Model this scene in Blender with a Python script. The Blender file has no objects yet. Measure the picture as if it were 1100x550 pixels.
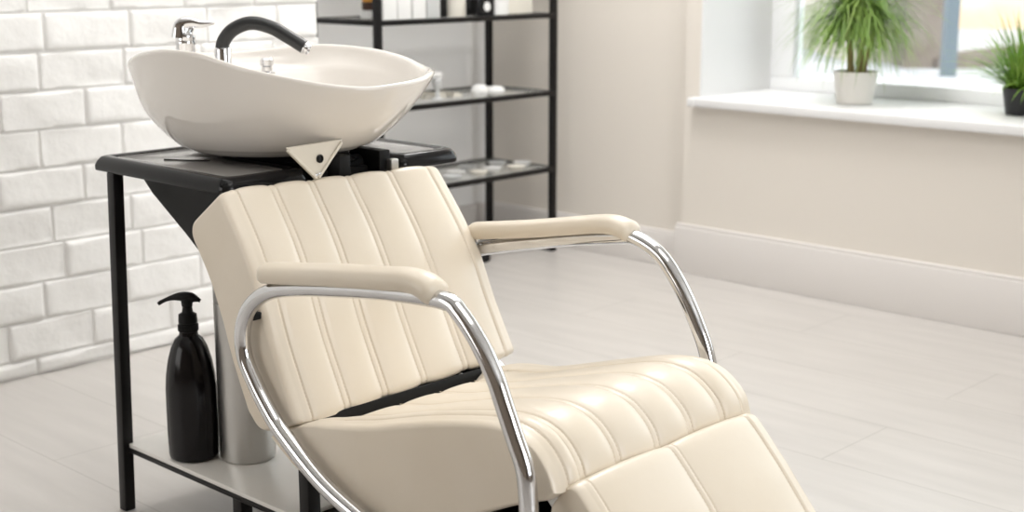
import bpy, math, random
from mathutils import Vector, Matrix, noise
random.seed(7)
C = bpy.context.scene.collection
PI = math.pi
K = 0.9          # survey units -> metres, applied once at the end

# ------------------------------------------------------------------ materials
def mat(name, col, rough=.5, metal=0., spec=.5, coat=0., coat_r=.1, bump=None, var=None, emit=None, trans=0., ior=1.5, aniso=0., bump2=None, sheen=0.):
    m = bpy.data.materials.new(name); m.use_nodes = True
    nt = m.node_tree; b = nt.nodes['Principled BSDF']
    b.inputs['Base Color'].default_value = (*col, 1)
    b.inputs['Roughness'].default_value = rough
    b.inputs['Metallic'].default_value = metal
    b.inputs['Specular IOR Level'].default_value = spec
    b.inputs['Coat Weight'].default_value = coat
    b.inputs['Coat Roughness'].default_value = coat_r
    b.inputs['Transmission Weight'].default_value = trans
    b.inputs['IOR'].default_value = ior
    b.inputs['Anisotropic'].default_value = aniso
    tc = nt.nodes.new('ShaderNodeTexCoord')
    if var:                       # (scale, second colour, contrast low, high)
        n = nt.nodes.new('ShaderNodeTexNoise'); n.inputs['Scale'].default_value = var[0]; n.inputs['Detail'].default_value = 5
        r = nt.nodes.new('ShaderNodeMapRange'); r.inputs[1].default_value = var[2]; r.inputs[2].default_value = var[3]
        mx = nt.nodes.new('ShaderNodeMix'); mx.data_type = 'RGBA'
        mx.inputs[6].default_value = (*col, 1); mx.inputs[7].default_value = (*var[1], 1)
        nt.links.new(tc.outputs['Object'], n.inputs['Vector']); nt.links.new(n.outputs['Fac'], r.inputs[0])
        nt.links.new(r.outputs[0], mx.inputs[0]); nt.links.new(mx.outputs[2], b.inputs['Base Color'])
    last = None
    for bp_ in (bump, bump2):
        if not bp_: continue      # (kind, scale, strength, distance)
        if bp_[0] == 'voronoi':
            n = nt.nodes.new('ShaderNodeTexVoronoi'); n.inputs['Scale'].default_value = bp_[1]; out = n.outputs['Distance']
        else:
            n = nt.nodes.new('ShaderNodeTexNoise'); n.inputs['Scale'].default_value = bp_[1]; n.inputs['Detail'].default_value = 6; out = n.outputs['Fac']
        bu = nt.nodes.new('ShaderNodeBump'); bu.inputs['Strength'].default_value = bp_[2]; bu.inputs['Distance'].default_value = bp_[3]
        nt.links.new(tc.outputs['Object'], n.inputs['Vector']); nt.links.new(out, bu.inputs['Height'])
        if last: nt.links.new(last.outputs[0], bu.inputs['Normal'])
        nt.links.new(bu.outputs[0], b.inputs['Normal']); last = bu
    if emit:
        b.inputs['Emission Color'].default_value = (*emit[0], 1); b.inputs['Emission Strength'].default_value = emit[1]
    return m

LEA = (.78, .70, .585)
M = dict(
 leather=mat('cream_leather', LEA, .38, spec=.5, coat=.30, coat_r=.24, bump=('voronoi', 620, .10, .0006), bump2=('noise', 14, .12, .006), var=(6, (.74, .655, .53), .35, .75)),
 thread=mat('beige_thread', (.66, .57, .45), .7),
 chrome=mat('polished_chrome', (.70, .70, .71), .09, 1.),
 steel=mat('brushed_steel', (.56, .55, .53), .32, 1., aniso=.6, bump=('noise', 90, .03, .001)),
 black_metal=mat('black_powder_coat', (.007, .006, .006), .36, spec=.25),
 black_plastic=mat('black_gloss_plastic', (.008, .008, .009), .15, spec=.28),
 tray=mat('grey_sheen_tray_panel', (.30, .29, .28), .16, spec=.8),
 black_matte=mat('black_matte', (.006, .006, .006), .45, spec=.2),
 hose=mat('black_rubber_hose', (.018, .019, .020), .34, spec=.45),
 ceramic=mat('glazed_ceramic', (.80, .76, .71), .10, spec=.5, coat=.4, coat_r=.04),
 ivory=mat('ivory_metal', (.72, .67, .58), .35),
 shelfboard=mat('pale_shelf_board', (.88, .86, .82), .22, spec=.9, var=(9, (.86, .83, .78), .3, .7)),
 bottle=mat('black_bottle', (.006, .005, .006), .16, spec=.32),
 white=mat('white_plastic', (.80, .80, .79), .35),
 offwhite=mat('offwhite_plastic', (.72, .69, .62), .45),
 amber=mat('amber_label', (.62, .28, .03), .4),
 brown=mat('brown_band', (.05, .02, .01), .4),
 grey=mat('grey_glass_label', (.55, .56, .56), .3),
 brick=mat('white_painted_brick', (.84, .83, .81), .62, bump=('noise', 26, .35, .010), bump2=('noise', 160, .12, .002)),
 mortar=mat('white_painted_mortar', (.80, .79, .77), .8, bump=('noise', 60, .3, .004)),
 wall=mat('pale_beige_plaster', (.72, .675, .615), .7, bump=('noise', 120, .05, .001)),
 wallback=mat('pale_grey_plaster', (.90, .90, .90), .7, bump=('noise', 120, .05, .001)),
 skirting=mat('skirting_paint', (.72, .69, .665), .45),
 whitepaint=mat('white_paint', (.76, .76, .76), .45),
 pvc=mat('window_frame_paint', (.84, .85, .86), .35),
 walldark=mat('brown_plaster', (.20, .16, .125), .7),
 ceiling=mat('ceiling_paint', (.8, .8, .79), .8),
 pot_w=mat('white_pot', (.80, .77, .73), .4),
 pot_b=mat('black_pot', (.010, .010, .012), .4),
 soil=mat('soil', (.05, .035, .02), .9, bump=('noise', 60, .8, .01)),
 leaf=mat('green_leaf', (.16, .30, .055), .45, var=(9, (.30, .42, .10), .35, .7)),
 leaf2=mat('bright_green_leaf', (.13, .30, .03), .45, var=(9, (.28, .42, .07), .35, .7)),
 bark=mat('plant_stem', (.26, .20, .08), .7, bump=('noise', 40, .5, .01)),
 paving=mat('pale_paving', (.42, .42, .44), .8, var=(.6, (.36, .36, .38), .4, .6)),
 stucco=mat('ochre_stucco', (.68, .50, .35), .8, var=(1.2, (.70, .60, .47), .4, .6)),
 stone=mat('grey_brown_stone', (.15, .12, .10), .8, var=(2, (.2, .17, .15), .4, .6)),
 cream=mat('cream_stucco', (.60, .54, .47), .8, var=(1, (.50, .45, .39), .4, .6)),
 post=mat('blue_grey_metal', (.11, .14, .165), .4),
)

def floor_mat():
    m = mat('pale_laminate', (.6, .57, .54), .33, spec=.4); nt = m.node_tree; b = nt.nodes['Principled BSDF']
    tc = nt.nodes.new('ShaderNodeTexCoord'); mp = nt.nodes.new('ShaderNodeMapping')
    mp.inputs['Rotation'].default_value = (0, 0, PI/2); mp.inputs['Location'].default_value = (.3, .05, 0)
    br = nt.nodes.new('ShaderNodeTexBrick')
    br.inputs['Scale'].default_value = 1; br.inputs['Brick Width'].default_value = 1.25; br.inputs['Row Height'].default_value = .30
    br.inputs['Mortar Size'].default_value = .0022; br.inputs['Mortar Smooth'].default_value = .3
    br.inputs['Color1'].default_value = (.555, .53, .505, 1); br.inputs['Color2'].default_value = (.54, .515, .49, 1); br.inputs['Mortar'].default_value = (.44, .42, .395, 1)
    nt.links.new(tc.outputs['Object'], mp.inputs[0]); nt.links.new(mp.outputs[0], br.inputs['Vector'])
    mp2 = nt.nodes.new('ShaderNodeMapping'); mp2.inputs['Scale'].default_value = (9, 1.1, 1)
    n = nt.nodes.new('ShaderNodeTexNoise'); n.inputs['Scale'].default_value = 2.2; n.inputs['Detail'].default_value = 7
    nt.links.new(tc.outputs['Object'], mp2.inputs[0]); nt.links.new(mp2.outputs[0], n.inputs['Vector'])
    r = nt.nodes.new('ShaderNodeMapRange'); r.inputs[1].default_value = .3; r.inputs[2].default_value = .7; r.inputs[3].default_value = .93; r.inputs[4].default_value = 1.05
    nt.links.new(n.outputs['Fac'], r.inputs[0])
    mx = nt.nodes.new('ShaderNodeMix'); mx.data_type = 'RGBA'; mx.blend_type = 'MULTIPLY'; mx.inputs[0].default_value = 1
    nt.links.new(br.outputs['Color'], mx.inputs[6]); nt.links.new(r.outputs[0], mx.inputs[7])
    nt.links.new(mx.outputs[2], b.inputs['Base Color'])
    return m
M['floor'] = floor_mat()

def glass_mat():
    m = bpy.data.materials.new('window_glass'); m.use_nodes = True; nt = m.node_tree
    nt.nodes.remove(nt.nodes['Principled BSDF']); out = nt.nodes['Material Output']
    t = nt.nodes.new('ShaderNodeBsdfTransparent'); t.inputs[0].default_value = (.97, .985, .98, 1)
    g = nt.nodes.new('ShaderNodeBsdfGlossy'); g.inputs['Roughness'].default_value = .02
    f = nt.nodes.new('ShaderNodeFresnel'); f.inputs[0].default_value = 1.3
    mx = nt.nodes.new('ShaderNodeMixShader')
    nt.links.new(f.outputs[0], mx.inputs[0]); nt.links.new(t.outputs[0], mx.inputs[1]); nt.links.new(g.outputs[0], mx.inputs[2]); nt.links.new(mx.outputs[0], out.inputs[0])
    return m
M['glass'] = glass_mat()
def frosted():
    m = bpy.data.materials.new('frosted_shelf_glass'); m.use_nodes = True; nt = m.node_tree; b = nt.nodes['Principled BSDF']
    b.inputs['Base Color'].default_value = (.72, .73, .70, 1); b.inputs['Roughness'].default_value = .15
    t = nt.nodes.new('ShaderNodeBsdfTransparent'); mx = nt.nodes.new('ShaderNodeMixShader'); mx.inputs[0].default_value = .30
    nt.links.new(t.outputs[0], mx.inputs[1]); nt.links.new(b.outputs[0], mx.inputs[2]); nt.links.new(mx.outputs[0], nt.nodes['Material Output'].inputs[0])
    return m
M['shelfglass'] = frosted()

# ------------------------------------------------------------------ mesh helpers
class G:
    """collects vertices and faces of one mesh"""
    def __init__(s): s.v = []; s.f = []; s.mi = []
    def add(s, vs, fs, mi=0):
        n = len(s.v); s.v += [tuple(v) for v in vs]; s.f += [tuple(i+n for i in f) for f in fs]; s.mi += [mi]*len(fs); return s
    def box(s, x0, x1, y0, y1, z0, z1, mi=0):
        v = [(x, y, z) for z in (z0, z1) for y in (y0, y1) for x in (x0, x1)]
        return s.add(v, [(0,2,3,1),(4,5,7,6),(0,1,5,4),(2,6,7,3),(0,4,6,2),(1,3,7,5)], mi)
    def obox(s, c, ax, ay, az, mi=0):   # oriented box: centre and three half-axis vectors
        c, ax, ay, az = map(Vector, (c, ax, ay, az))
        v = [c+i*ax+j*ay+k*az for k in (-1,1) for j in (-1,1) for i in (-1,1)]
        return s.add(v, [(0,2,3,1),(4,5,7,6),(0,1,5,4),(2,6,7,3),(0,4,6,2),(1,3,7,5)], mi)
    def beam(s, a, b, w, h, up=(0,0,1), mi=0):
        a, b = Vector(a), Vector(b); d = (b-a); L = d.length/2; d.normalize(); u = Vector(up)
        x = d.cross(u).normalized(); y = x.cross(d)
        return s.obox((a+b)/2, d*L, x*w/2, y*h/2, mi)
    def tube(s, pts, r, n=20, cap=True, flat=1., mi=0):
        pts = [Vector(p) for p in pts]; N = len(pts); rr = r if isinstance(r, (list, tuple)) else [r]*N
        T = [(pts[min(i+1,N-1)]-pts[max(i-1,0)]).normalized() for i in range(N)]
        u = T[0].orthogonal().normalized(); rings = []
        for i in range(N):
            u = (u-T[i]*u.dot(T[i])).normalized(); w = T[i].cross(u)
            rings.append([pts[i]+(u*math.cos(2*PI*k/n)+w*math.sin(2*PI*k/n)*flat)*rr[i] for k in range(n)])
        return s.rings(rings, cap, mi)
    def rings(s, rings, cap=True, mi=0):
        n = len(rings[0]); v = [p for r in rings for p in r]
        f = [(i*n+k, i*n+(k+1)%n, (i+1)*n+(k+1)%n, (i+1)*n+k) for i in range(len(rings)-1) for k in range(n)]
        if cap: f += [tuple(reversed(range(n))), tuple((len(rings)-1)*n+k for k in range(n))]
        return s.add(v, f, mi)
    def lathe(s, prof, c=(0,0,0), n=48, axis=None, mi=0):
        c = Vector(c); ax = Vector(axis).normalized() if axis else Vector((0,0,1)); u = ax.orthogonal().normalized(); w = ax.cross(u)
        return s.rings([[c+ax*z+(u*math.cos(2*PI*k/n)+w*math.sin(2*PI*k/n))*max(r, 1e-4) for k in range(n)] for r, z in prof], True, mi)
    def build(s, name, material, parent=None, smooth=True, bevel=0, angle=35, seg=3, props=None):
        me = bpy.data.meshes.new(name); me.from_pydata([tuple(v) for v in s.v], [], s.f)
        ms = material if isinstance(material, (list, tuple)) else [material]
        for m in ms: me.materials.append(M[m])
        if len(ms) > 1: me.polygons.foreach_set('material_index', s.mi)
        import bmesh
        bm = bmesh.new(); bm.from_mesh(me)
        bmesh.ops.recalc_face_normals(bm, faces=bm.faces)
        if bevel:
            es = [e for e in bm.edges if len(e.link_faces) == 2 and e.calc_face_angle(0) > math.radians(angle)]
            bmesh.ops.bevel(bm, geom=es, offset=bevel, segments=seg, profile=.5, affect='EDGES')
        if smooth:
            for f in bm.faces: f.smooth = True
            for e in bm.edges:
                if len(e.link_faces) == 2 and e.calc_face_angle(0) > math.radians(angle): e.smooth = False
        bm.to_mesh(me); bm.free()
        o = bpy.data.objects.new(name, me); C.objects.link(o)
        if parent: o.parent = parent
        if props:
            for k, v in props.items(): o[k] = v
        return o

def thing(name, loc, label, cat, group=None):
    o = bpy.data.objects.new(name, None); C.objects.link(o); o.location = loc; o.empty_display_size = .1
    o['label'] = label; o['category'] = cat
    if group: o['group'] = group
    return o
def tag(o, label, cat, group=None):
    o['label'] = label; o['category'] = cat
    if group: o['group'] = group
    return o
def struct(o): o['kind'] = 'structure'; return o
def local(parts, root):      # parts were modelled in world space: move their meshes into the root's frame
    L = Vector(root.location)
    for p in parts:
        if p.parent is root: p.data.transform(Matrix.Translation(-L))
def settle(root):
    L = Vector(root.location)
    for p in root.children:
        p.data.transform(Matrix.Translation(-L))
        for q in p.children: q.data.transform(Matrix.Translation(-L))

def sm(x): x = max(0, min(1, x)); return x*x*(3-2*x)
def cr(pts, per=8, closed=False):     # Catmull-Rom
    pts = [Vector(p) for p in pts]; N = len(pts); out = []
    for i in range(N if closed else N-1):
        if closed: a, b, c, d = pts[i-1], pts[i], pts[(i+1)%N], pts[(i+2)%N]
        else:
            b, c = pts[i], pts[i+1]; a = pts[i-1] if i else b*2-c; d = pts[i+2] if i+2 < N else c*2-b
        for k in range(per):
            t = k/per
            out.append(.5*((2*b)+(c-a)*t+(2*a-5*b+4*c-d)*t*t+(-a+3*b-3*c+d)*t**3))
    if not closed: out.append(pts[-1])
    return out
def resample(pts, step=None, n=None):
    pts = [Vector(p) for p in pts]; L = [0]
    for a, b in zip(pts, pts[1:]): L.append(L[-1]+(b-a).length)
    n = n or max(2, int(L[-1]/step)+1); out = []; j = 0
    for i in range(n):
        s = L[-1]*i/(n-1)
        while j < len(L)-2 and L[j+1] < s: j += 1
        t = (s-L[j])/max(L[j+1]-L[j], 1e-9); out.append(pts[j].lerp(pts[j+1], min(1, max(0, t))))
    return out
def round_poly(pr, seg=6):            # [(x,y,r)] -> closed list of 2D points with rounded corners
    out = []; N = len(pr)
    for i in range(N):
        p = Vector(pr[i][:2]); r = pr[i][2]
        if r <= 0: out.append(p); continue
        a = (Vector(pr[i-1][:2])-p); b = (Vector(pr[(i+1)%N][:2])-p); la, lb = a.length, b.length; a.normalize(); b.normalize()
        th = a.angle(b)/2; d = min(r/math.tan(th), la*.48, lb*.48); rr = d*math.tan(th)
        c = p+(a+b).normalized()*(rr/math.sin(th)); s = p+a*d-c; e = p+b*d-c; ang = s.angle(e)
        for k in range(seg+1):
            t = k/seg; out.append(c+(s*math.sin((1-t)*ang)+e*math.sin(t*ang))/math.sin(ang))
    return out
def prism(g, poly, z0, z1, mi=0):
    n = len(poly); v = [(p[0], p[1], z0) for p in poly]+[(p[0], p[1], z1) for p in poly]
    return g.add(v, [tuple(reversed(range(n))), tuple(range(n, 2*n))]+[(k, (k+1)%n, n+(k+1)%n, n+k) for k in range(n)], mi)

# ---- upholstered slab: a closed (Y,Z) profile carried from the near seam to the far seam, with stitched channels on its outer face
def slab(name, root, profN, XN, profF, XF, med, seams, facing, H=.006, bulge=.028, kcap=.55, xshift=None, dip=None):
    """profN/profF closed 2D lists (same count); med(p2)->2D medial point; seams = fractions; facing=2D unit normals list fn"""
    n = len(profN); W = XF-XN
    # outward normals
    def normals(P):
        area = sum(P[i][0]*P[(i+1)%n][1]-P[(i+1)%n][0]*P[i][1] for i in range(n)); sg = 1 if area > 0 else -1; out = []
        for i in range(n):
            a = Vector(P[i-2]); b = Vector(P[(i+2)%n]); t = (b-a).normalized(); out.append(Vector((t.y, -t.x))*sg)
        return out
    nN, nF = normals(profN), normals(profF)
    mask = [max(0., min(1., (facing(nN[i], Vector(profN[i]))))) for i in range(n)]
    # stations
    xs = set(round(W*k/50, 5) for k in range(51))
    for s in seams:
        for d in (-.018, -.014, -.011, -.0095, -.008, -.0065, -.005, -.0035, -.002, 0, .002, .0035, .005, .0065, .008, .0095, .011, .014, .018):
            x = s*W+d
            if 0 <= x <= W: xs.add(round(x, 5))
    xs = sorted(xs); ss = sorted(seams)
    def h(x):
        s = x/W; lo = max([q for q in ss if q <= s+1e-6], default=0); hi = min([q for q in ss if q >= s-1e-6], default=1)
        q = 0 if hi-lo < 1e-6 else (s-lo)/(hi-lo)
        base = H*(1-abs(2*q-1)**2.6)
        d = min(abs(x-q_*W) for q_ in ss)
        if d < .018: base = min(base, H)*min(1, d/.018)**.5
        base += .0022*math.exp(-(d/.0042)**2) - .0020*math.exp(-((d-.0072)/.0014)**2)
        return base
    g = G(); rings = []
    def pos(i, x, off=0., k=0., dx=0.):
        t = x/W; p = Vector(profN[i]).lerp(Vector(profF[i]), t); nn = nN[i].lerp(nF[i], t).normalized()
        if k: m_ = med(p); p = m_+(p-m_)*(1-k)
        p = p+nn*off*mask[i]
        xx = XN+x+dx+(xshift(x/W, p) if xshift else 0)
        return (xx, p.x, p.y)
    side = [(bulge*math.sin(a)**.85, kcap*(1-math.cos(a))**1.1) for a in [PI/2*j/9 for j in range(1, 10)]]
    for dx, k in reversed(side): rings.append([pos(i, 0, 0, k, -dx) for i in range(n)])
    for x in xs: rings.append([pos(i, x, h(x)) if not dip else tuple(Vector(pos(i, x, h(x)))-Vector((0, 0, dip(x/W, Vector(profN[i]))))) for i in range(n)])
    for dx, k in side: rings.append([pos(i, W, 0, k, dx) for i in range(n)])
    g.rings(rings, True)
    # stitches
    st = g; pitch = .0075
    for s in ss:
        for d in (-.0072, .0072):
            x = s*W+d
            if not 0 < x < W: continue
            path = []; nrm = []
            for i in range(n):
                if mask[i] > .55: path.append(i)
            # longest run, cyclic
            runs = []; cur = []
            for i in list(range(n))+list(range(n)):
                if mask[i] > .55: cur.append(i)
                else:
                    if cur: runs.append(cur)
                    cur = []
            run = max(runs, key=len) if runs else path
            P = [Vector(pos(i, x, h(x)+.0004)) for i in run]; Nn = [nN[i] for i in run]
            acc = 0; nxt = .004
            for a, b, nn in zip(P, P[1:], Nn):
                L = (b-a).length
                while nxt < acc+L:
                    t = (nxt-acc)/L; c = a.lerp(b, t); dr = (b-a).normalized(); n3 = Vector((0, nn.x, nn.y))
                    st.obox(c, dr*.0024, dr.cross(n3).normalized()*.00055, n3*.0006, mi=1); nxt += pitch
                acc += L
    return g.build(name, ['leather', 'thread'], root, angle=50)

# ================================================================== ROOM
YB = 3.81      # brick face
g = G(); g.box(-1.6, 4.6, -3.0, 4.5, -.05, 0); struct(g.build('floor', 'floor', smooth=False))
g = G(); g.box(-1.6, 4.6, -3.0, 4.5, 2.95, 3.05); struct(g.build('ceiling', 'ceiling', smooth=False))

# brick wall: mortar bed plus individually rounded bricks
XE = 3.056
g = G(); g.box(-1.5, XE-.006, YB+.0092, YB+.17, 0, 2.95, 0)
BL, BH = .272, .1133; z_ref = 1.075
def brick(g, x0, x1, z0, z1, seed):
    j = .0012; x0 += j; x1 -= j; z0 += j; z1 -= j; nx = max(6, int((x1-x0)/.011)); nz = max(4, int((z1-z0)/.009))
    rnd = random.Random(seed); ux = [0]; 
    tilt = rnd.uniform(-.003, .003); tz = rnd.uniform(-.003, .003); lift = rnd.uniform(-.002, .003)
    corner = [rnd.uniform(.006, .014) for _ in range(4)]
    def row(k, m):      # denser near edges
        t = k/m; return .5-.5*math.cos(PI*t) if m > 3 else t
    vs = []
    for b in range(nz+1):
        for a in range(nx+1):
            u = row(a, nx)*.6+a/nx*.4; v = row(b, nz)*.6+b/nz*.4
            x = x0+(x1-x0)*u; z = z0+(z1-z0)*v
            w1 = noise.noise(Vector((x*9, z*9, seed*1.7)))*.0065
            # irregular outline
            if a in (0, nx): x += noise.noise(Vector((z*30, seed*.7, a)))*.0034
            if b in (0, nz): z += noise.noise(Vector((x*18, seed*.9, b+5)))*.0036
            dx = min(u, 1-u)*(x1-x0); dz = min(v, 1-v)*(z1-z0); R = .0060
            fx = 1-max(0, 1-dx/R)**2; fz = 1-max(0, 1-dz/R)**2
            hgt = .0095*(math.sqrt(max(0, fx))*math.sqrt(max(0, fz)))+w1*min(1, dx/.02)*min(1, dz/.02)+(tilt*(u-.5)*2+tz*(v-.5)*2+lift)*min(1, dx/.01)*min(1, dz/.01)
            vs.append((x, YB+.012-hgt, z))
    n = nx+1
    g.add(vs, [(b*n+a, b*n+a+1, (b+1)*n+a+1, (b+1)*n+a) for b in range(nz) for a in range(nx)], 1)
row = 0; sd = 0
z = z_ref-BH*10; ri = 0
for ri in range(-10, 17):
    z0 = z_ref+BH*ri; z1 = z0+BH
    if z1 <= 0.01: continue
    z0 = max(z0, 0.0); z1 = min(z1, 2.95)
    if z1-z0 < .02: continue
    x = (1.99 if ri % 2 == 0 else 2.12)-BL*15
    x += random.uniform(-.012, .012)
    while x < XE-.02:
        L = BL+random.uniform(-.012, .012)
        a, b = max(x, -1.5), min(x+L, XE+random.uniform(-.003, .004))
        if XE-(x+L) < .07: b = XE+random.uniform(-.004, .003)
        if b-a > .03: sd += 1; brick(g, a, b, z0, z1, sd)
        x = x+L if b < XE-.01 else XE
# the brick end returns along the wall's edge
struct(g.build('wall_left', ['mortar', 'brick'], angle=60))

g = G(); g.box(2.9, 4.6, 4.40, 4.5, 0, 2.95); struct(g.build('wall_back', 'wallback', smooth=False))
g = G(); g.box(XE-.10, XE-.012, YB+.17, 4.40, 0, 2.95); struct(g.build('wall_recess', 'wallback', smooth=False))
# right wall: recessed part behind the rack, and the thick part with the window niche
SZ = .70                    # sill height
g = G(); g.box(4.475, 4.60, 3.27, 4.40, 0, 2.95)
g.box(4.425, 4.97, -.30, 3.27, 0, SZ-.035)       # below the sill
g.box(4.425, 4.97, 3.20, 3.27, SZ-.035, 2.95)    # jamb
g.box(4.425, 4.97, -3.0, -.30, 0, 2.95)
g.box(4.425, 4.97, -.30, 3.20, 2.45, 2.95)
struct(g.build('wall_right', 'wall', smooth=False))
g = G(); g.box(4.426, 4.93, 3.192, 3.203, SZ-.005, 2.45); g.box(4.426, 4.93, -.30, 3.20, 2.444, 2.452); struct(g.build('trim_1', 'whitepaint', smooth=False))   # white reveal lining
g = G(); g.box(4.375, 4.95, -.28, 3.193, SZ-.035, SZ); g.box(4.375, 4.425, 3.19, 3.225, SZ-.035, SZ); struct(g.build('trim_2', 'whitepaint', bevel=.006))
g = G(); g.box(4.400, 4.426, -3.0, 3.285, 0, .183); g.box(4.408, 4.426, -3.0, 3.285, .183, .195)
struct(g.build('baseboard_right', 'skirting', bevel=.003))
g = G(); g.box(4.452, 4.476, 3.285, 4.40, 0, .135); g.box(4.460, 4.476, 3.285, 4.40, .135, .145); g.box(3.05, 4.452, 4.376, 4.401, 0, .14)
struct(g.build('baseboard_back', 'skirting', bevel=.003))
g = G(); g.box(-1.6, -1.5, -3.0, 3.83, 0, 2.95); struct(g.build('wall_near', 'walldark', smooth=False))
g = G(); g.box(-1.6, .5, -3.1, -3.0, 0, 2.95); g.box(3.0, 4.6, -3.1, -3.0, 0, 2.95); g.box(.5, 3.0, -3.1, -3.0, 0, .5); g.box(.5, 3.0, -3.1, -3.0, 2.6, 2.95); struct(g.build('wall_front', 'walldark', smooth=False))
g = G()
for x in (.5, 1.72, 2.95): g.box(x, x+.05, -3.09, -3.02, .5, 2.6)
g.box(.55, 2.95, -3.09, -3.02, .5, .55); g.box(.55, 2.95, -3.09, -3.02, 2.55, 2.6); struct(g.build('window_2', 'pvc', smooth=False))

# window: outer frame, casement, glass
w = G()
fy0, fy1, fz0, fz1 = -.28, 3.14, SZ, 2.44
w.box(4.90, 4.97, fy0, 3.195, fz0, fz0+.05); w.box(4.90, 4.97, fy0, 3.195, fz1-.05, fz1); w.box(4.90, 4.97, fy1-.055, 3.195, fz0+.0502, fz1-.0502)
w.box(4.90, 4.97, fy0, fy0+.07, fz0+.0502, fz1-.0502); w.box(4.90, 4.97, .9, 1.0, fz0+.0502, fz1-.0502)
win = struct(w.build('window_1', 'pvc', bevel=.004))
gl = G(); gl.box(4.93, 4.936, fy0+.05, fy1-.04, fz0+.04, fz1-.04); gl.build('glass_pane', 'glass', win, smooth=False)

# ================================================================== OUTSIDE
g = G(); g.box(4.97, 5.32, -1.5, 4.2, .66, .735); tag(g.build('outer_window_ledge', 'whitepaint', bevel=.006), 'white outer ledge just beyond the window glass', 'ledge')
g = G(); g.box(4.98, 60, -30, 60, -.06, 0); o = g.build('street_paving', 'paving', smooth=False); o['kind'] = 'structure'
def outdoor(name, boxes, m, label, cat):
    g = G()
    for b in boxes: g.box(*b)
    return tag(g.build(name, m, smooth=False), label, cat)

# ================================================================== SHAMPOO CHAIR
chair = thing('shampoo_chair', (1.81, 1.75, 0), 'cream leather reclining shampoo chair with curved chrome arms', 'chair')
XN, XF = 1.545, 2.052
# backrest
th = .150
def off2(P, d):
    out = []
    for i in range(len(P)):
        a, b = P[max(i-1, 0)], P[min(i+1, len(P)-1)]; t = (b-a).normalized(); out.append(P[i]+Vector((-t.y, t.x))*d)
    return out
def back_profile(pts):
    front = resample(cr(pts, 10), n=60)
    back = off2(front, th) if off2(front, th)[0].x > front[0].x else off2(front, -th)
    poly = [(p.x, p.y, 0) for p in front[3:-2]]
    poly = [(front[0].x, front[0].y, .020)]+poly+[(front[-1].x, front[-1].y, .012), (back[-1].x-.01, back[-1].y+.02, .095)]+[(p.x, p.y, 0) for p in reversed(back[8:-8])]+[(back[0].x, back[0].y, .035)]
    prof = round_poly(poly, 7)
    return front, back, resample(prof+[prof[0]], n=170)[:-1]
frN, bkN, prN = back_profile([(2.203, .802), (2.132, .701), (2.085, .606), (2.052, .520), (1.985, .384)])
frF, bkF, prF = back_profile([(2.200, .793), (2.128, .680), (2.080, .585), (2.045, .510), (1.985, .402)])
medb = [frN[i].lerp(bkN[i], .5) for i in range(8, 52)]
def med_back(p): return min(medb, key=lambda q: (q-p).length_squared)
fN = (frN[-1]-frN[0]).normalized(); fN = Vector((fN.y, -fN.x)); fN = fN if fN.x < 0 else -fN
slab('backrest', chair, prN, XN, prF, XF, med_back, [0, .18, .365, .56, .775, 1.0], lambda n_, p: (n_.dot(fN)-.25)*3, H=.0065, bulge=.030, kcap=.18,
     xshift=lambda t, p: t*t*.030*max(0, min(1, (.80-p.y)/.20)))

# seat
def seat_prof(top, bot):
    t = resample(cr(top, 10), step=.007); return t, bot
topN = [(2.085, .338), (2.035, .366), (1.96, .393), (1.90, .405), (1.80, .428), (1.686, .462), (1.60, .484), (1.508, .503), (1.446, .506), (1.400, .492), (1.366, .460), (1.349, .422)]
topF = [(2.075, .328), (2.03, .360), (1.96, .392), (1.90, .408), (1.80, .422), (1.693, .452), (1.60, .480), (1.508, .505), (1.447, .507), (1.402, .490), (1.366, .458), (1.352, .422)]
def mkseat(top):
    t = resample(cr(top, 10), n=95)
    b = [(1.372, .404), (1.45, .372), (1.56, .318), (1.68, .262), (1.77, .240), (1.84, .262), (1.92, .262), (2.02, .300)]
    b = resample(cr(b, 8), n=70)
    return t+b
sN, sF = mkseat(topN), mkseat(topF)
seatmed = [Vector((1.40, .450)), Vector((1.46, .440)), Vector((1.55, .41)), Vector((1.65, .37)), Vector((1.75, .34)), Vector((1.85, .34)), Vector((1.98, .34))]
seatmed = resample(seatmed, n=40)
slab('seat', chair, sN, XN, sF, 2.036, lambda p: min(seatmed, key=lambda q: (q-p).length_squared), [0, .085, .27, .48, .675, .865, 1.0],
     lambda n_, p: (1-sm((p.x-1.84)/.12)) if (n_.dot(Vector((-.45, .89))) > .0 and p.y > .375) else 0, H=.007, bulge=.026, kcap=.14,
     dip=lambda t, p: .024*sm((t-.04)/.16)*sm((.93-t)/.12)*sm((p.x-1.87)/.08) if p.y > .33 else 0)

# leg rest
lp = [(1.338, .446, .028), (1.300, .408, 0), (1.255, .360, 0), (1.205, .300, 0), (1.130, .210, 0), (1.065, .130, .03), (1.130, .090, .03), (1.21, .17, 0), (1.30, .26, 0), (1.395, .375, .03)]
lprof = round_poly(lp, 7); lprof = resample(lprof+[lprof[0]], n=130)[:-1]
lmed = resample([Vector((1.345, .395)), Vector((1.10, .125))], n=40)
slab('leg_rest', chair, lprof, 1.570, lprof, 2.012, lambda p: min(lmed, key=lambda q: (q-p).length_squared), [0, .50, 1.0],
     lambda n_, p: (n_.dot(Vector((-.76, .65)))-.2)*3, H=.006, bulge=.026, kcap=.2)

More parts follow.
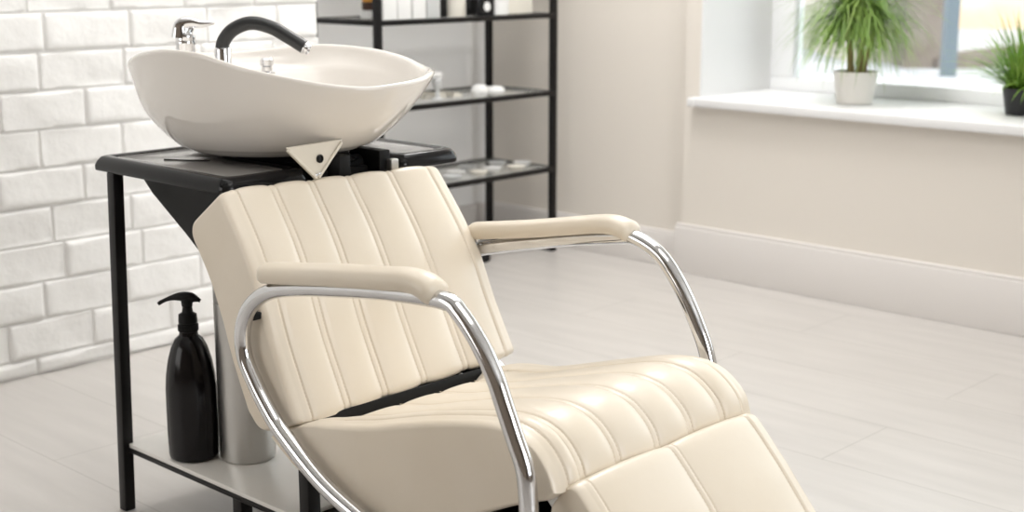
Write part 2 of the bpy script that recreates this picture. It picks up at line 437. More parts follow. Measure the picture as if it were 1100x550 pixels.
# arm tubes
r_t = .0155
near_tube = [(1.50, .704), (1.589, .7015), (1.70, .692), (1.835, .675), (1.95, .657), (2.030, .636), (2.085, .600), (2.113, .553), (2.112, .500), (2.084, .455), (2.045, .410), (2.000, .371), (1.895, .307), (1.787, .268), (1.66, .235), (1.52, .215), (1.43, .225)]
nt_f = [(1.567, .7005), (1.528, .685), (1.482, .640), (1.452, .596), (1.432, .555), (1.408, .505), (1.389, .465), (1.382, .425), (1.380, .38), (1.382, .30)]
def tube_part(name, X, YZ, props=None):
    pts = resample(cr([(X, y, z) for y, z in YZ], 12), step=.008)
    g = G(); g.tube(pts, r_t, 28); return g.build(name, 'chrome', chair, angle=60, props=props)
loopN = list(reversed(nt_f))+near_tube[2:-1]+[(1.44, .225), (1.395, .262), (1.382, .305)]
tube_part('arm_frame', 1.492, loopN)
far_h = [(1.72, .690), (1.828, .672), (1.95, .646), (2.06, .621), (2.130, .600), (2.170, .56), (2.180, .50), (2.155, .44), (2.105, .385), (2.045, .340), (1.94, .295), (1.787, .268), (1.66, .240), (1.56, .230)]
far_f = [(1.690, .694), (1.648, .683), (1.612, .662), (1.580, .628), (1.553, .590), (1.527, .545), (1.506, .502), (1.492, .45), (1.486, .38), (1.488, .30)]
tube_part('arm_frame', 2.125, list(reversed(far_f))+far_h[:-1]+[(1.55, .235), (1.50, .265), (1.488, .305)])

# arm pads: padded sleeve lying over the tube, open towards the tube underneath
def arm_pad(X, path, w, h0):
    P = resample(cr([(X, y, z) for y, z in path], 12), step=.006); N = len(P); g = G(); rings = []
    for i in range(N):
        a, b = P[max(i-1, 0)], P[min(i+1, N-1)]; t = (b-a).normalized(); up = Vector((1, 0, 0)).cross(t); up = up if up.z > 0 else -up
        e0, e1 = i*.006, (N-1-i)*.006; R = .016
        k0 = math.sqrt(max(0, 1-(1-min(1, (e0+.0004)/R))**2)); k1 = math.sqrt(max(0, 1-(1-min(1, (e1+.0004)/R))**2)); k = max(.06, min(k0, k1))
        ring = []
        sect = [(-.020, -.006), (-.026, .000), (-.028, .010), (-.026, .022), (-.019, .0285), (-.009, .0325), (0, .0335), (.009, .0325), (.019, .0285), (.026, .022), (.028, .010), (.026, .000), (.020, -.006), (.0155, -.002), (.0125, .009), (.006, .0150), (0, .0165), (-.006, .0150), (-.0125, .009), (-.0155, -.002)]
        for sx, sz in sect:
            cz = .014
            ring.append(P[i]+Vector((sx*w*(.45+.55*k) if abs(sx) > .0156 or sz > .02 else sx, 0, 0))+up*(((cz+(sz-cz)*k) if sz > cz else sz)*h0))
        rings.append(ring)
    g.rings(rings, True)
    return g.build('arm_pad', 'leather', chair, angle=70)
arm_pad(1.492, [(2.035, .661), (1.95, .672), (1.835, .688), (1.70, .704), (1.655, .710), (1.622, .7105), (1.600, .705), (1.584, .696)], 1.0, .93)
arm_pad(2.125, [(2.135, .634), (2.06, .646), (1.95, .664), (1.828, .687), (1.775, .697), (1.738, .701), (1.710, .698), (1.690, .690)], 1.0, .93)
# small chrome pivot knob behind the far pad, dark clamp on the near rear curve
g = G(); g.lathe([(.001, -.013), (.008, -.012), (.013, -.006), (.0145, 0), (.013, .006), (.008, .012), (.001, .013)], (2.112, 2.110, .650), 24, (.6, -.5, .3)); g.lathe([(.006, 0), (.006, .03)], (2.112, 2.110, .628), 12)
g.build('pivot_knob', 'chrome', chair)
g = G(); g.beam((1.500, 2.098, .575), (1.535, 2.085, .580), .012, .014); g.build('arm_clamp', 'black_matte', chair, bevel=.003)
# reclining bar with bolts between backrest and seat
g = G(); g.box(1.555, 2.05, 2.010, 2.022, .335, .425); g.beam((1.56, 1.985, .375), (2.02, 1.975, .380), .008, .028, (0, .3, 1)); 
bar = g.build('recline_bar', 'black_matte', chair, bevel=.002)
for x in (1.64, 1.80, 1.96):
    b = G(); b.lathe([(.0065, -.002), (.0065, .001), (.0045, .004), (.0005, .0052)], (x, 2.0095, .379), 16, (0, -1, .25)); b.build('bolt', 'chrome', bar)
# under-seat hardware and pedestal
g = G(); g.box(1.62, 1.98, 1.40, 1.90, .205, .228); g.box(1.60, 2.0, 1.385, 1.42, .300, .352); g.box(1.66, 1.70, 1.42, 1.86, .228, .262); g.box(1.92, 1.96, 1.42, 1.86, .228, .262)
g.build('seat_support', 'black_matte', chair, bevel=.003)
for x in (1.60, 1.965):
    g = G(); g.beam((x, 1.43, .385), (x, 1.34, .30), .03, .012, (1, 0, 0)); g.build('leg_rest_hinge', 'steel', chair, bevel=.002)
g = G(); g.lathe([(.05, .03), (.05, .206)], (1.81, 1.66, 0), 32); g.lathe([(.24, 0), (.24, .012), (.21, .022), (.06, .034), (.05, .04)], (1.81, 1.66, 0), 56)
g.build('pedestal', 'chrome', chair)
g = G()
for y in (1.50, 1.80): g.tube([(1.492, y, .222 if y < 1.6 else .262), (1.62, y, .218), (2.0, y, .218), (2.125, y, .226 if y < 1.6 else .262)], .008, 12)
g.build('cross_rod', 'chrome', chair)
settle(chair)

# ================================================================== WASH STATION
st = thing('wash_station', (1.87, 2.45, 0), 'black wash station frame with oval white ceramic basin behind the cream chair', 'wash station')
TX0, TX1, TYB, TYF, DZ = 1.568, 2.215, 2.755, 2.262, .009
def U(x0, x1, yb, yf, nx0, nx1, ny, r, rn):
    return round_poly([(x0, yb, r), (x1, yb, r), (x1, yf, rn), (nx1, yf, rn), (nx1, ny, r*1.5), (nx0, ny, r*1.5), (nx0, yf, rn), (x0, yf, rn)], 6)
outer = lambda d: U(TX0+d, TX1-d, TYB-d, TYF+d, 1.785-d, 2.03+d, 2.52+d, .012, .024)
n = len(outer(0)); g = G(); rings = []
for d, z in [(.010, .769), (.001, .769), (.000, .772), (.000, .780), (.004, .790), (.010, .798), (.016, .8005), (.024, .8005), (.030, .797), (.034, .794)]:
    rings.append([(p.x, p.y, z+DZ) for p in outer(d)])
g.rings(rings, True); g.build('tray_top', 'black_plastic', st, angle=50)
# raised inner edge line on the tray and cradle under the basin
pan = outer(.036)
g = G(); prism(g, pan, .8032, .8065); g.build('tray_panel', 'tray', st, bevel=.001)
g = G(); g.tube(resample([(1.65, 2.60, .8070), (1.69, 2.535, .8070), (1.71, 2.515, .8070)], step=.01), .0016, 8); g.build('tray_seam', 'black_matte', st)
g = G(); g.rings([[(1.89+a*math.cos(t), 2.46+b*math.sin(t), z) for t in [2*PI*k/48 for k in range(48)]] for a, b, z in [(.10, .14, .798), (.12, .17, .802), (.125, .18, .810), (.11, .16, .818), (.09, .14, .822)]]); g.build('basin_cradle', 'black_plastic', st)
# legs: two tall posts at the rear, short posts at the front of the shelf, rear top rail
def leg(boxes, nm='leg'):
    g = G()
    for b in boxes: g.box(*b)
    return g.build(nm, 'black_metal', st, bevel=.002)
def post(x, y, z0, z1): return leg([(x, x+.030, y, y+.030, z0, z1)])
def rear_post(x, y, dx, dy):      # slightly splayed square post
    g = G(); w = .026
    g.add([(x+dx, y+dy, 0), (x+w+dx, y+dy, 0), (x+w+dx, y+w+dy, 0), (x+dx, y+w+dy, 0), (x, y, .778), (x+w, y, .778), (x+w, y+w, .778), (x, y+w, .778)], [(3,2,1,0),(4,5,6,7),(0,1,5,4),(1,2,6,5),(2,3,7,6),(3,0,4,7)])
    return g.build('leg', 'black_metal', st, bevel=.002)
rear_post(1.567, 2.672, -.009, .017); rear_post(2.165, 2.668, .006, .012)
post(1.580, 2.045, 0, .262); post(2.165, 2.045, 0, .262)
for x in (1.80, 1.96):
    g = G(); g.beam((x, 2.385, .779), (x, 2.105, .27), .022, .022, (1, 0, 0)); g.build('brace', 'black_metal', st)
g = G(); g.box(1.611, 2.164, 2.048, 2.110, .232, .255); g.build('cross_bar', 'black_metal', st, bevel=.002)
post(1.600, 2.300, 0, .144); post(2.14, 2.300, 0, .144)
g = G(); g.box(1.572, 2.19, 2.052, 2.700, .140, .150); g.build('shelf_frame', 'black_metal', st, bevel=.002)
g = G(); g.box(1.575, 2.187, 2.078, 2.697, .1505, .160); g.build('shelf_board', 'shelfboard', st, bevel=.001)
# tapering drain housing
def ringxy(x0, x1, y0, y1, z, r=.02): return [(p.x, p.y, z) for p in round_poly([(x0, y0, r), (x1, y0, r), (x1, y1, r), (x0, y1, r)], 5)]
g = G(); g.rings([ringxy(1.625, 2.13, 2.345, 2.680, .778), ringxy(1.625, 2.13, 2.34, 2.628, .735), ringxy(1.635, 2.12, 2.315, 2.525, .660), ringxy(1.65, 2.10, 2.280, 2.420, .570), ringxy(1.68, 2.07, 2.23, 2.335, .48), ringxy(1.70, 2.05, 2.20, 2.28, .43)])
g.build('drain_housing', 'black_matte', st, angle=40)
# tilt mechanism in the notch
g = G(); g.box(1.80, 2.015, 2.28, 2.50, .765, .795); g.tube([(1.80, 2.31, .80), (2.02, 2.31, .80)], .018, 16); g.box(1.84, 1.87, 2.24, 2.34, .765, .83); g.box(1.95, 1.98, 2.24, 2.34, .765, .83)
g.build('tilt_mechanism', 'black_matte', st, bevel=.002)
g = G(); g.box(1.965, 1.985, 2.218, 2.235, .785, .812); g.build('catch', 'steel', st, bevel=.002)

# basin
KEY = {270: .983, 285: .988, 300: .995, 315: .995, 330: .997, 345: 1.010, 0: 1.020, 15: 1.025, 30: 1.024, 45: 1.014, 60: 1.006, 75: 1.004, 90: 1.005, 105: .996, 120: .990, 135: .996, 150: 1.016, 165: 1.034, 180: 1.045, 195: 1.042, 210: 1.020, 225: 1.003, 240: .988, 255: .980}
BX, BY, BA, BB = 1.865, 2.470, .284, .392
NB = 120
kz = [KEY[k] for k in range(0, 360, 15)]
def rimz(a):
    t = (a % 360)/15; i = int(t); f = t-i; p = [kz[(i+j) % 24] for j in (-1, 0, 1, 2)]
    return .5*(2*p[1]+(p[2]-p[0])*f+(2*p[0]-5*p[1]+4*p[2]-p[3])*f*f+(-p[0]+3*p[1]-3*p[2]+p[3])*f**3)
def bring(sa, sb, zf, cy=0., cx=0.):
    out = []
    for k in range(NB):
        a = 360*k/NB; c, s = math.cos(math.radians(a)), math.sin(math.radians(a)); out.append((BX+cx+BA*sa*c, BY+cy+BB*sb*s, zf(a, s)))
    return out
zb = .812
rings = []
bprof = cr([(1.0, .25), (1.0, .40), (.985, .49), (.93, .575), (.84, .655), (.70, .745), (.52, .835), (.34, .905), (.18, .955), (.07, .985), (.02, .996)], 5)
for q_ in bprof:
    f, s_ = q_.x, q_.y
    gf = sm(f/.6); s_ = s_+.031*gf*(1 if f < .9 else .6)
    rings.append(bring(s_, s_, lambda a, s, f=f, s_=s_: (rimz(a)*(1-sm(f*1.15))+1.0*sm(f*1.15))*(1-f)+(zb+.004-.020*s*s_)*f, .015*gf, -.003*gf))
rings.append(bring(1.0, 1.0, lambda a, s: rimz(a)-.001)); rings.append(bring(.997, .998, lambda a, s: rimz(a)+.004)); rings.append(bring(.985, .989, lambda a, s: rimz(a)+.0065)); rings.append(bring(.965, .974, lambda a, s: rimz(a)+.006)); rings.append(bring(.945, .960, lambda a, s: rimz(a)+.001)); rings.append(bring(.935, .952, lambda a, s: rimz(a)-.006))
# back deck blends into the bowl
for q, sa, sb, cy, zd in [(.10, .910, .895, -.010, .985), (.2, .875, .79, -.042, .982), (.28, .845, .72, -.055, .968)]:
    rings.append(bring(sa, sb, lambda a, s, zd=zd, q=q: (rimz(a)-.006-q*.15)*(1-sm((s-.35)/.4))+zd*sm((s-.35)/.4), cy))
for q, sa, sb, cy in [(.45, .75, .60, -.056), (.62, .67, .52, -.056), (.78, .57, .43, -.06), (.9, .42, .32, -.05), (.97, .26, .20, -.04), (1., .10, .08, -.03)]:
    rings.append(bring(sa, sb, lambda a, s, q=q: (min(rimz(a), .985)-.02)*(1-q)+.858*q, cy))
g = G(); g.rings(rings, True)
basin = g.build('basin', 'ceramic', st, angle=70)
g = G(); g.lathe([(.001, .0), (.026, .0), (.030, .002), (.026, .005), (.001, .006)], (1.87, 2.43, .859), 32); g.build('drain', 'chrome', basin)
g = G(); g.lathe([(.019, .965), (.019, .972), (.013, .975), (.013, .985), (.016, .988), (.016, 1.002), (.013, 1.005), (.001, 1.005)], (1.972, 2.655, 0), 28); g.build('diverter_knob', 'chrome', basin)

# ivory V-bracket under the front of the basin
bk = round_poly([(1.672, .868, .001), (1.816, .872, .001), (1.750, .797, .010), (1.742, .797, .008)], 4)
def xz_prism(g, poly, y0, y1): 
    n = len(poly); g.add([(p[0], y0, p[1]) for p in poly]+[(p[0], y1, p[1]) for p in poly], [tuple(range(n)), tuple(reversed(range(n, 2*n)))]+[(k, (k+1)%n, n+(k+1)%n, n+k) for k in range(n)])
g = G(); xz_prism(g, bk, 2.198, 2.203)
g.beam((1.677, 2.199, .862), (1.744, 2.199, .800), .006, .010, (0, 1, 0)); g.beam((1.811, 2.199, .866), (1.749, 2.199, .800), .006, .010, (0, 1, 0))
br = g.build('bracket', 'ivory', st, bevel=.0012)
g = G(); g.lathe([(.0085, 0), (.0085, .003), (.006, .005), (.005, .002), (.0005, .002)], (1.754, 2.198, .838), 24, (0, -1, 0)); g.build('bolt', 'black_plastic', br)
g = G(); g.lathe([(.003, 0), (.003, .002), (.0005, .0028)], (1.744, 2.196, .806), 16, (0, -1, 0)); g.lathe([(.003, 0), (.003, .002), (.0005, .0028)], (1.752, 2.196, .808), 16, (0, -1, 0)); g.build('rivet', 'chrome', br)

# mixer tap on the back deck
fx, fy = 1.782, 2.696
g = G(); g.lathe([(.024, .975), (.024, .99), (.0225, .994), (.0215, 1.040), (.0228, 1.043), (.0228, 1.050), (.018, 1.060)], (fx, fy, 0), 36)
g.tube(resample(cr([(fx, fy, 1.048), (fx+.001, fy-.002, 1.070), (fx+.012, fy-.008, 1.082)], 8), n=14), [.0215]*6+[.0205, .0190, .0175, .016, .014, .012, .010, .008], 24)
tap = g.build('mixer_tap', 'chrome', st)
g = G()
P = resample(cr([(fx-.010, fy+.006, 1.058), (fx-.006, fy+.004, 1.086), (fx+.012, fy-.010, 1.0915), (fx+.028, fy-.024, 1.088), (fx+.050, fy-.042, 1.090)], 10), n=24)
rings = []
for i, p in enumerate(P):
    t = i/23; wv = .0205*(1-t)+.012*t; hv = .0185*(1-t)**.75+.003*t
    a, b = P[max(i-1, 0)], P[min(i+1, 23)]; T = (b-a).normalized(); sd_ = Vector((.64, .76, 0)).normalized(); up = sd_.cross(T).normalized()
    rings.append([p+sd_*wv*math.copysign(abs(math.cos(q))**.7, math.cos(q))+up*hv*math.copysign(abs(math.sin(q))**.7, math.sin(q)) for q in [2*PI*k/24 for k in range(24)]])
g.rings(rings, True); g.build('lever', 'chrome', tap)
# spray hose
hp = [(1.855, 2.66, 1.020), (1.857, 2.66, 1.045), (1.872, 2.643, 1.073), (1.899, 2.612, 1.0885), (1.928, 2.575, 1.079), (1.953, 2.540, 1.056), (1.972, 2.512, 1.0355)]
hp = resample(cr(hp, 10), step=.004)
g = G(); g.tube(hp, .0155, 28); hose = g.build('spray_hose', 'hose', st)
g = G(); g.lathe([(.0190, .975), (.0190, 1.000), (.0185, 1.002), (.0185, 1.030), (.0172, 1.034), (.0160, 1.034)], (1.855, 2.66, 0), 36); g.build('hose_collar', 'chrome', hose)
d = (hp[-1]-hp[-4]).normalized(); e = hp[-1]
g = G(); g.lathe([(.0155, 0), (.0160, .001), (.0160, .003), (.0125, .004), (.0125, .010), (.0115, .011), (.0105, .006), (.001, .006)], e, 28, d); g.build('hose_tip', 'chrome', hose)
settle(st)

# ================================================================== on the station shelf
pb = thing('pump_bottle', (1.632, 2.512, .1602), 'tall black pump dispenser bottle on the pale shelf under the wash station', 'bottle')
g = G(); g.lathe([(.001, 0), (.047, 0), (.0525, .004), (.0545, .012), (.0555, .06), (.0555, .12), (.055, .16), (.0525, .19), (.047, .222), (.039, .250), (.030, .268), (.0205, .2765), (.0195, .284), (.0185, .290)], (0, 0, 0), 64)
g.build('bottle_body', 'bottle', pb)
g = G(); g.lathe([(.0185, .284), (.0215, .286), (.0215, .300), (.0195, .301), (.0195, .304), (.0205, .305), (.0195, .322), (.013, .326), (.0115, .328), (.0105, .338), (.0072, .340), (.0072, .352)], (0, 0, 0), 40)
for k in range(20):
    a = 2*PI*k/20; g.obox((.0215*math.cos(a), .0215*math.sin(a), .293), (.0006*math.cos(a), .0006*math.sin(a), 0), (-.001*math.sin(a), .001*math.cos(a), 0), (0, 0, .006))
g.build('pump_collar', 'black_matte', pb)
g = G(); P = [(.020, -.021, .3515), (.012, -.0125, .3565), (0, 0, .3600), (-.013, .0137, .3605), (-.026, .0275, .3565), (-.038, .040, .3490), (-.042, .0445, .3445)]
P = resample(cr(P, 8), n=26)
g.tube(P, [.004+.0075*sm(i/6) if i < 7 else .0115-.0072*sm((i-7)/14) for i in range(26)], 20); g.lathe([(.0115, .340), (.0125, .348), (.0125, .356), (.008, .362)], (0, 0, 0), 24)
g.build('pump_head', 'black_matte', pb)
cn = thing('steel_canister', (1.714, 2.427, .1602), 'tall brushed steel cylinder standing on the shelf beside the black pump bottle', 'canister')
g = G(); g.lathe([(.001, 0), (.057, 0), (.060, .002), (.0610, .006), (.0610, .352)], (0, 0, 0), 72); g.build('cylinder_body', 'steel', cn)
g = G(); g.lathe([(.0600, .3525), (.0610, .3545), (.0610, .396), (.058, .400), (.001, .401)], (0, 0, 0), 72); g.build('lid', 'steel', cn)

# ================================================================== RACK
RX0, RX1, RY0, RY1 = 3.395, 4.365, 3.885, 4.285
rk = thing('storage_rack', ((RX0+RX1)/2, (RY0+RY1)/2, 0), 'black metal frame rack with grey shelves in the wall recess behind the basin', 'rack')
def rbox(nm, m, *bx, bevel=.002):
    g = G()
    for b in bx: g.box(*b)
    return g.build(nm, m, rk, bevel=bevel)
pw = .026
for x in (RX0-.012, RX1-pw+.004):
    for y in (RY0, RY1-pw):
        rbox('post', 'black_metal', (x, x+pw, y, y+pw, 0, 1.95))
for z in (.364, .684, 1.003, 1.323, 1.64, 1.93):
    rbox('shelf_frame', 'black_metal', (RX0, RX1, RY0-.001, RY0+.018, z-.020, z), (RX0, RX1, RY1-.018, RY1+.001, z-.020, z), (RX0-.01, RX0+.012, RY0+.018, RY1-.018, z-.020, z), (RX1-.012, RX1, RY0+.018, RY1-.018, z-.020, z))
    rbox('shelf', 'shelfglass', (RX0+.013, RX1-.013, RY0+.019, RY1-.019, z-.012, z-.002))
rbox('foot_rail', 'black_metal', (RX1-pw+.003, RX1+.003, RY0+.03, RY1-.03, .0, .022)); rbox('foot_rail', 'black_metal', (RX0-.011, RX0+.017, RY0+.03, RY1-.03, .0, .022))
settle(rk)

def lathe_thing(nm, m, loc, prof, label, cat, group=None, n=28):
    g = G(); g.lathe(prof, (0, 0, 0), n); o = g.build(nm, m); o.location = loc; return tag(o, label, cat, group)
def bottleprof(r, h, neck=.4): return [(.001, 0), (r*.94, 0), (r, .004), (r, h*.72), (r*.85, h*.80), (r*neck, h*.86), (r*neck, h*.9), (r*neck*1.3, h*.905), (r*neck*1.3, h), (.001, h)]
zs = 1.0012
# amber jar on a white base
aj = thing('amber_bottle', (3.545, 4.10, zs), 'amber orange bottle with brown band at the left end of the top visible shelf', 'bottle')
g = G(); g.lathe([(.001, 0), (.040, 0), (.043, .004), (.043, .026), (.037, .030)], (0, 0, 0), 32); g.build('base_cup', 'white', aj)
g = G(); g.lathe([(.036, .0305), (.0375, .034), (.0375, .060), (.036, .062)], (0, 0, 0), 32); g.build('band', 'brown', aj)
g = G(); g.lathe([(.0365, .0625), (.0365, .13), (.030, .145), (.014, .155), (.014, .175), (.001, .175)], (0, 0, 0), 32); g.build('bottle_body', 'amber', aj)
# tall white cartons and bottles
wh = [(3.500, 3.975, 'leftmost of the tall white cartons beside the thick rack post'), (3.572, 3.975, 'second tall white carton from the thick rack post'),
      (3.648, 3.975, 'third tall white carton from the thick rack post'), (3.722, 3.975, 'fourth tall white carton, beside the narrow black box')]
for i, (x, y, lb) in enumerate(wh):
    r_ = .034
    c_ = thing('white_carton', (x, y, zs), lb, 'carton', 'white cartons on the rack shelf')
    g = G(); g.box(-r_, r_, -.032, .032, 0, .19); g.build('carton_body', 'white' if i < 2 else 'grey' if i == 3 else 'white', c_, bevel=.003)
    g = G(); g.box(-r_*1.02, r_*1.02, -.033, .033, .1905, .21); g.build('carton_lid', 'offwhite', c_, bevel=.003)
g = G(); g.box(-.015, .015, -.025, .025, 0, .15); g.box(-.013, .013, -.023, .023, .15, .158); o = g.build('black_box', 'black_matte', bevel=.002); o.location = (3.785, 3.975, zs); tag(o, 'narrow black box standing right of the white cartons', 'box')
lathe_thing('beige_jar', 'offwhite', (3.868, 3.985, zs), [(.001, 0), (.045, 0), (.047, .004), (.047, .07), (.050, .072), (.050, .095), (.047, .098), (.001, .098)], 'beige round jar between two black containers on the rack', 'jar')
bj = thing('black_jar', (3.993, 3.965, zs), 'black square jar with a small white oval label above the rear rack post', 'jar')
g = G(); prism(g, round_poly([(-.048, -.04, .01), (.048, -.04, .01), (.048, .04, .01), (-.048, .04, .01)], 4), 0, .075); g.build('jar_body', 'black_plastic', bj, bevel=.002)
g = G(); prism(g, round_poly([(-.044, -.036, .01), (.044, -.036, .01), (.044, .036, .01), (-.044, .036, .01)], 4), .0755, .11); g.build('jar_lid', 'black_matte', bj, bevel=.002)
g = G(); g.lathe([(.018, 0), (.018, .0012)], (0, -.0405, .036), 28, (0, -1, 0)); g.build('oval_label', 'white', bj)
lathe_thing('white_jar', 'white', (4.105, 3.985, zs), [(.001, 0), (.048, 0), (.052, .004), (.052, .06), (.054, .062), (.054, .09), (.001, .092)], 'squat white jar right of the black labelled jar on the rack', 'jar')
g = G(); g.box(-.085, .085, -.07, .07, 0, .085); g.box(-.088, .088, -.073, .073, .085, .105); o = g.build('beige_box', 'offwhite', bevel=.004); o.location = (4.245, 4.06, zs); tag(o, 'beige lidded box at the right end of the rack shelf', 'box')
# middle shelf
zm = .6822
dp = thing('small_dispenser', (3.775, 3.985, zm), 'small white dispenser on a clear stem right of the basin rim', 'dispenser')
g = G(); g.lathe([(.001, 0), (.025, 0), (.026, .004), (.010, .010), (.008, .035), (.014, .045), (.020, .060), (.020, .078), (.012, .086)], (0, 0, 0), 28); g.build('dispenser_body', 'grey', dp)
g = G(); g.tube([(.015, 0, .095), (-.01, 0, .097), (-.035, 0, .092)], [.014, .014, .008], 16); g.lathe([(.010, .084), (.010, .1)], (0, 0, 0), 16); g.build('dispenser_head', 'white', dp)
squat = lambda r, h: [(.001, 0), (r*.8, 0), (r, h*.3), (r, h*.6), (r*.75, h*.9), (r*.3, h), (.001, h)]
lathe_thing('white_bowl', 'white', (3.985, 3.96, zm), squat(.036, .048), 'round white pot in front of the rear post on the middle shelf', 'pot')
lathe_thing('white_pot', 'white', (4.09, 3.975, zm), squat(.040, .034), 'low white pot right of the rear post on the middle shelf', 'pot')
for i, (x, y, w_, l_, lb) in enumerate([(3.60, 4.06, .05, .07, 'flat pale tray added as a glass reflection just right of the basin edge on the middle shelf'), (3.80, 4.08, .06, .06, 'flat pale tray added as a glass reflection in the centre of the middle shelf'), (3.90, 4.05, .025, .05, 'narrow pale tray added as a glass reflection left of the round white pot')]):
    g = G(); g.box(-w_, w_, -l_, l_, 0, .006)
    for q in ((-w_, -w_+.004, -l_, l_), (w_-.004, w_, -l_, l_), (-w_, w_, -l_, -l_+.004), (-w_, w_, l_-.004, l_)): g.box(*q, .006, .016)
    o = g.build('reflection_tray', 'offwhite'); o.location = (x, y, zm); tag(o, lb, 'tray', 'trays added as reflections on the middle shelf')  # pale trays added in place of reflections on the glass shelf
# lower shelf: small pale dishes
zl = .3622; k = 0
for i, (x, y) in enumerate([(3.72, 3.99), (3.81, 4.09), (3.83, 3.96), (3.92, 4.03), (3.99, 3.97), (4.05, 4.10), (4.10, 4.0), (4.20, 3.96), (4.22, 4.09), (4.30, 4.02)]):
    lathe_thing('soap_dish', ('white', 'offwhite', 'grey')[i % 3], (x, y, zl), [(.001, 0), (.026, 0), (.038, .014), (.040, .016), (.036, .015), (.024, .004), (.001, .004)], 'small pale round dish on the lowest visible rack shelf', 'dish', 'pale dishes on the lower shelf', 20)

g = G(); g.lathe([(.001, 0), (.030, 0), (.036, .006), (.036, .03), (.028, .042), (.001, .044)], (0, 0, 0), 28); o = g.build('door_stop', 'black_matte'); o.location = (4.00, 3.97, 0); tag(o, 'small round black rubber stop on the floor beneath the rack', 'door stop')

# ================================================================== PLANTS
def blade(g, base, d, L, w, droop, seg=7, twist=0):
    """one arching grass blade"""
    p = Vector(base); dirv = Vector(d).normalized(); side = dirv.cross(Vector((0, 0, 1)))
    if side.length < .01: side = Vector((1, 0, 0))
    side.normalize(); pts = []
    for i in range(seg+1):
        t = i/seg; ww = w*(1-t)**.6*min(1, .4+t*3); pts.append((p.copy(), side*ww)); dirv = (dirv+Vector((0, 0, -droop/seg))).normalized(); p = p+dirv*L/seg
    v = []; f = []
    for i, (q, s_) in enumerate(pts):
        n_ = Vector((0, 0, w*.25)); v += [q-s_, q-n_*.6, q+s_]
        if i: a = 3*(i-1); b = 3*i; f += [(a, a+1, b+1, b), (a+1, a+2, b+2, b+1)]
    g.add(v, f)
rnd = random.Random(3)
p1 = thing('potted_palm_grass', (4.63, 2.645, SZ+.0005), 'bushy green arching grass plant in a white pot on the window sill', 'plant')
g = G(); g.lathe([(.001, 0), (.062, 0), (.066, .003), (.080, .108), (.082, .118), (.078, .118), (.074, .104), (.001, .102)], (0, 0, 0), 44); g.build('pot', 'pot_w', p1)
g = G(); g.lathe([(.001, .1025), (.072, .1025), (.05, .108), (.001, .110)], (0, 0, 0), 24); g.build('soil', 'soil', p1)
g = G()
for dx, dy, hh in ((-.02, .02, .31), (.012, -.012, .32), (.0, .03, .27), (.03, -.03, .28)): g.tube(resample(cr([(dx*.6, dy*.6, .104), (dx*.9, dy*.9, .18), (dx*1.5, dy*1.5, hh)], 5), n=9), [.013, .012, .0115, .011, .011, .010, .010, .009, .008], 12)
g.build('stem', 'bark', p1)
g = G()
for i in range(1150):
    a = rnd.uniform(0, 2*PI); el = rnd.uniform(-.1, 1.35); cl = rnd.choice([(-.03, .03), (.018, -.018), (0, .045), (.045, -.045)])
    L = rnd.uniform(.18, .34)
    blade(g, (cl[0]+rnd.uniform(-.01, .01), cl[1]+rnd.uniform(-.01, .01), rnd.uniform(.25, .35)), (math.cos(a)*math.cos(el), math.sin(a)*math.cos(el), math.sin(el)+.25), L, rnd.uniform(.0022, .0040), rnd.uniform(1.2, 2.7))
o = g.build('foliage', 'leaf', p1, smooth=False)
p2 = thing('potted_grass', (4.68, 2.030, SZ+.0005), 'spiky green grass plant in a black pot at the right end of the sill', 'plant')
g = G(); g.lathe([(.001, 0), (.050, 0), (.053, .003), (.066, .082), (.069, .092), (.065, .092), (.060, .078), (.001, .076)], (0, 0, 0), 44); g.build('pot', 'pot_b', p2)
g = G(); g.lathe([(.001, .0765), (.058, .0765), (.04, .084), (.001, .086)], (0, 0, 0), 24); g.build('soil', 'soil', p2)
g = G()
for i in range(420):
    a = rnd.uniform(0, 2*PI); el = rnd.uniform(.45, 1.4)
    blade(g, (rnd.uniform(-.035, .035), rnd.uniform(-.035, .035), .08), (math.cos(a)*math.cos(el), math.sin(a)*math.cos(el), math.sin(el)), rnd.uniform(.17, .31), rnd.uniform(.0028, .0048), rnd.uniform(.2, 1.15))
g.build('foliage', 'leaf2', p2, smooth=False)

# ================================================================== street beyond the window
FWD = Vector((math.cos(math.radians(43.5)), math.sin(math.radians(43.5)), 0)); RGT = Vector((FWD.y, -FWD.x, 0))
def street(name, m, dist, lat0, lat1, z0, z1, depth, label, cat, skew=0., bevel=0):
    g = G(); a = FWD*dist+RGT*lat0; b = FWD*(dist+skew)+RGT*lat1; dv = FWD*depth
    v = [a, b, b+dv, a+dv]; g.add([(p.x, p.y, z0) for p in v]+[(p.x, p.y, z1 if not isinstance(z1, tuple) else z1[(0, 1, 1, 0)[i]]) for i, p in enumerate(v)], [(3,2,1,0),(4,5,6,7),(0,1,5,4),(1,2,6,5),(2,3,7,6),(3,0,4,7)])
    return tag(g.build(name, m, smooth=False, bevel=bevel), label, cat)
street('cream_building', 'cream', 16.5, 3.95, 4.62, 0, 7, 3, 'cream building seen through the window behind the large plant', 'building')
street('white_building', 'brick', 27, 3.5, 7.4, 0, 9, 3, 'white building far across the street left of the large plant', 'building')
street('stone_pier', 'stone', 15.6, 4.35, 4.78, 0, 5, .5, 'grey brown stone pier at the corner of the cream building', 'pier')
street('street_post', 'post', 14.5, 4.46, 4.59, 0, 5, .15, 'upright blue grey metal post in the street outside the window', 'post')
street('ochre_building', 'stucco', 24, 6.5, 16, 0, 9, 3, 'sunlit ochre building across the street at the right of the window', 'building')
street('garden_wall', 'stone', 15.5, 4.7, 14, 0, (.12, .95), .4, 'low grey brown stone wall beside the street post', 'wall', skew=3)

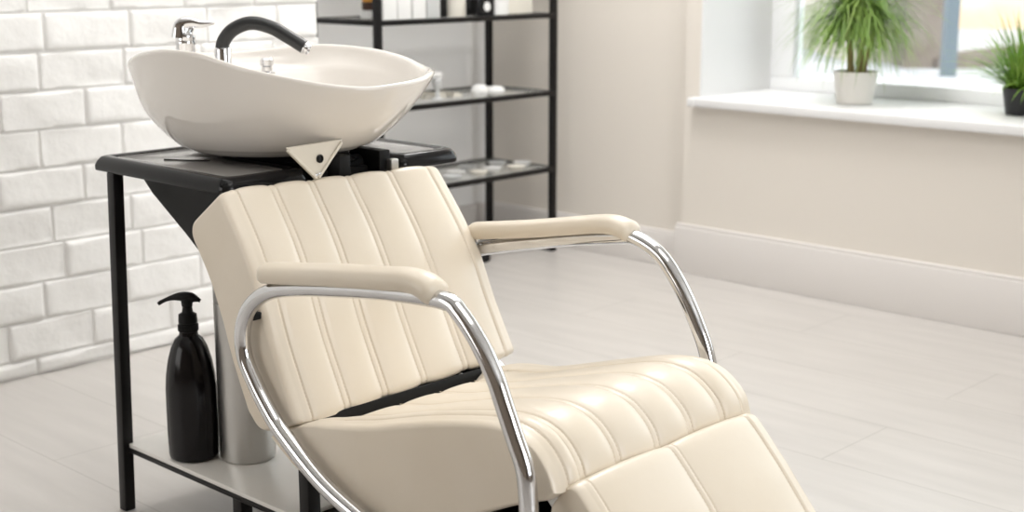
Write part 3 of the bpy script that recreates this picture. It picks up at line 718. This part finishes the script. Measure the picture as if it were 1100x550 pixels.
# ================================================================== LIGHT
wd = bpy.data.worlds.new('sky_world'); bpy.context.scene.world = wd; wd.use_nodes = True
nt = wd.node_tree; bg = nt.nodes['Background']; bg.inputs[0].default_value = (.93, .97, 1, 1); bg.inputs[1].default_value = 3.5
def area(name, loc, target, sx, sy, power, col=(1, 1, 1)):
    l = bpy.data.lights.new(name, 'AREA'); l.shape = 'RECTANGLE'; l.size = sx*K; l.size_y = sy*K; l.energy = power; l.color = col
    o = bpy.data.objects.new(name, l); C.objects.link(o); o.location = loc
    o.rotation_euler = (Vector(target)-Vector(loc)).to_track_quat('-Z', 'Y').to_euler(); return o
area('added_fill_light', (1.9, -2.7, 2.0), (1.8, 1.8, .6), 1.9, 1.5, 42, (1, .985, .96))  # out-of-view lamp added to lighten the chair front
area('added_fill_light', (-1.0, 3.0, 1.2), (1.8, 2.5, .35), 1.5, 1.3, 16, (1, .985, .96))  # out-of-view lamp added to lift near side faces and the low shelf
area('added_ceiling_fill', (1.5, .8, 2.92), (1.5, .8, 0), 1.4, .8, 10, (1, .97, .93))  # unseen overhead lamp added to top up the room light
area('added_ceiling_fill', (3.75, 3.0, 2.92), (3.75, 3.4, 0), 1.0, .6, 46, (1, .98, .96))  # unseen lamp added to brighten the rack recess
area('added_ceiling_fill', (2.6, 2.5, 2.92), (2.6, 2.5, 0), 2.6, 2.0, 29, (1, .98, .96))  # broad unseen lamp added as soft overhead fill
sun = bpy.data.lights.new('sun', 'SUN'); sun.energy = 3; sun.angle = .02; sun.color = (1, .93, .82)
so = bpy.data.objects.new('sun', sun); C.objects.link(so); so.location = (0, 0, 6); so.rotation_euler = Vector((.35, .75, -.75)).to_track_quat('-Z', 'Y').to_euler()

# ================================================================== CAMERA
cam = bpy.data.cameras.new('camera'); co = bpy.data.objects.new('camera', cam); C.objects.link(co)
cam.sensor_width = 36; cam.lens = 36*1500/1100; cam.clip_start = .05; cam.clip_end = 200
th_ = math.radians(12.2); ya = math.radians(43.5)
fw = Vector((math.cos(th_)*math.cos(ya), math.cos(th_)*math.sin(ya), -math.sin(th_)))
co.location = (0, 0, 1.24); co.rotation_euler = fw.to_track_quat('-Z', 'Y').to_euler()
cam.dof.use_dof = True; cam.dof.focus_distance = 2.6*K; cam.dof.aperture_fstop = 4.2
bpy.context.scene.camera = co

# survey units to metres, once, for every mesh and every placement
done = set()
for o in list(bpy.data.objects):
    o.location = o.location*K
    if o.type == 'MESH' and o.data.name not in done:
        done.add(o.data.name); o.data.transform(Matrix.Scale(K, 4))
vs = bpy.context.scene.view_settings
vs.view_transform = 'Standard'; vs.look = 'None'; vs.gamma = 1; vs.use_curve_mapping = False; vs.exposure = -0.2
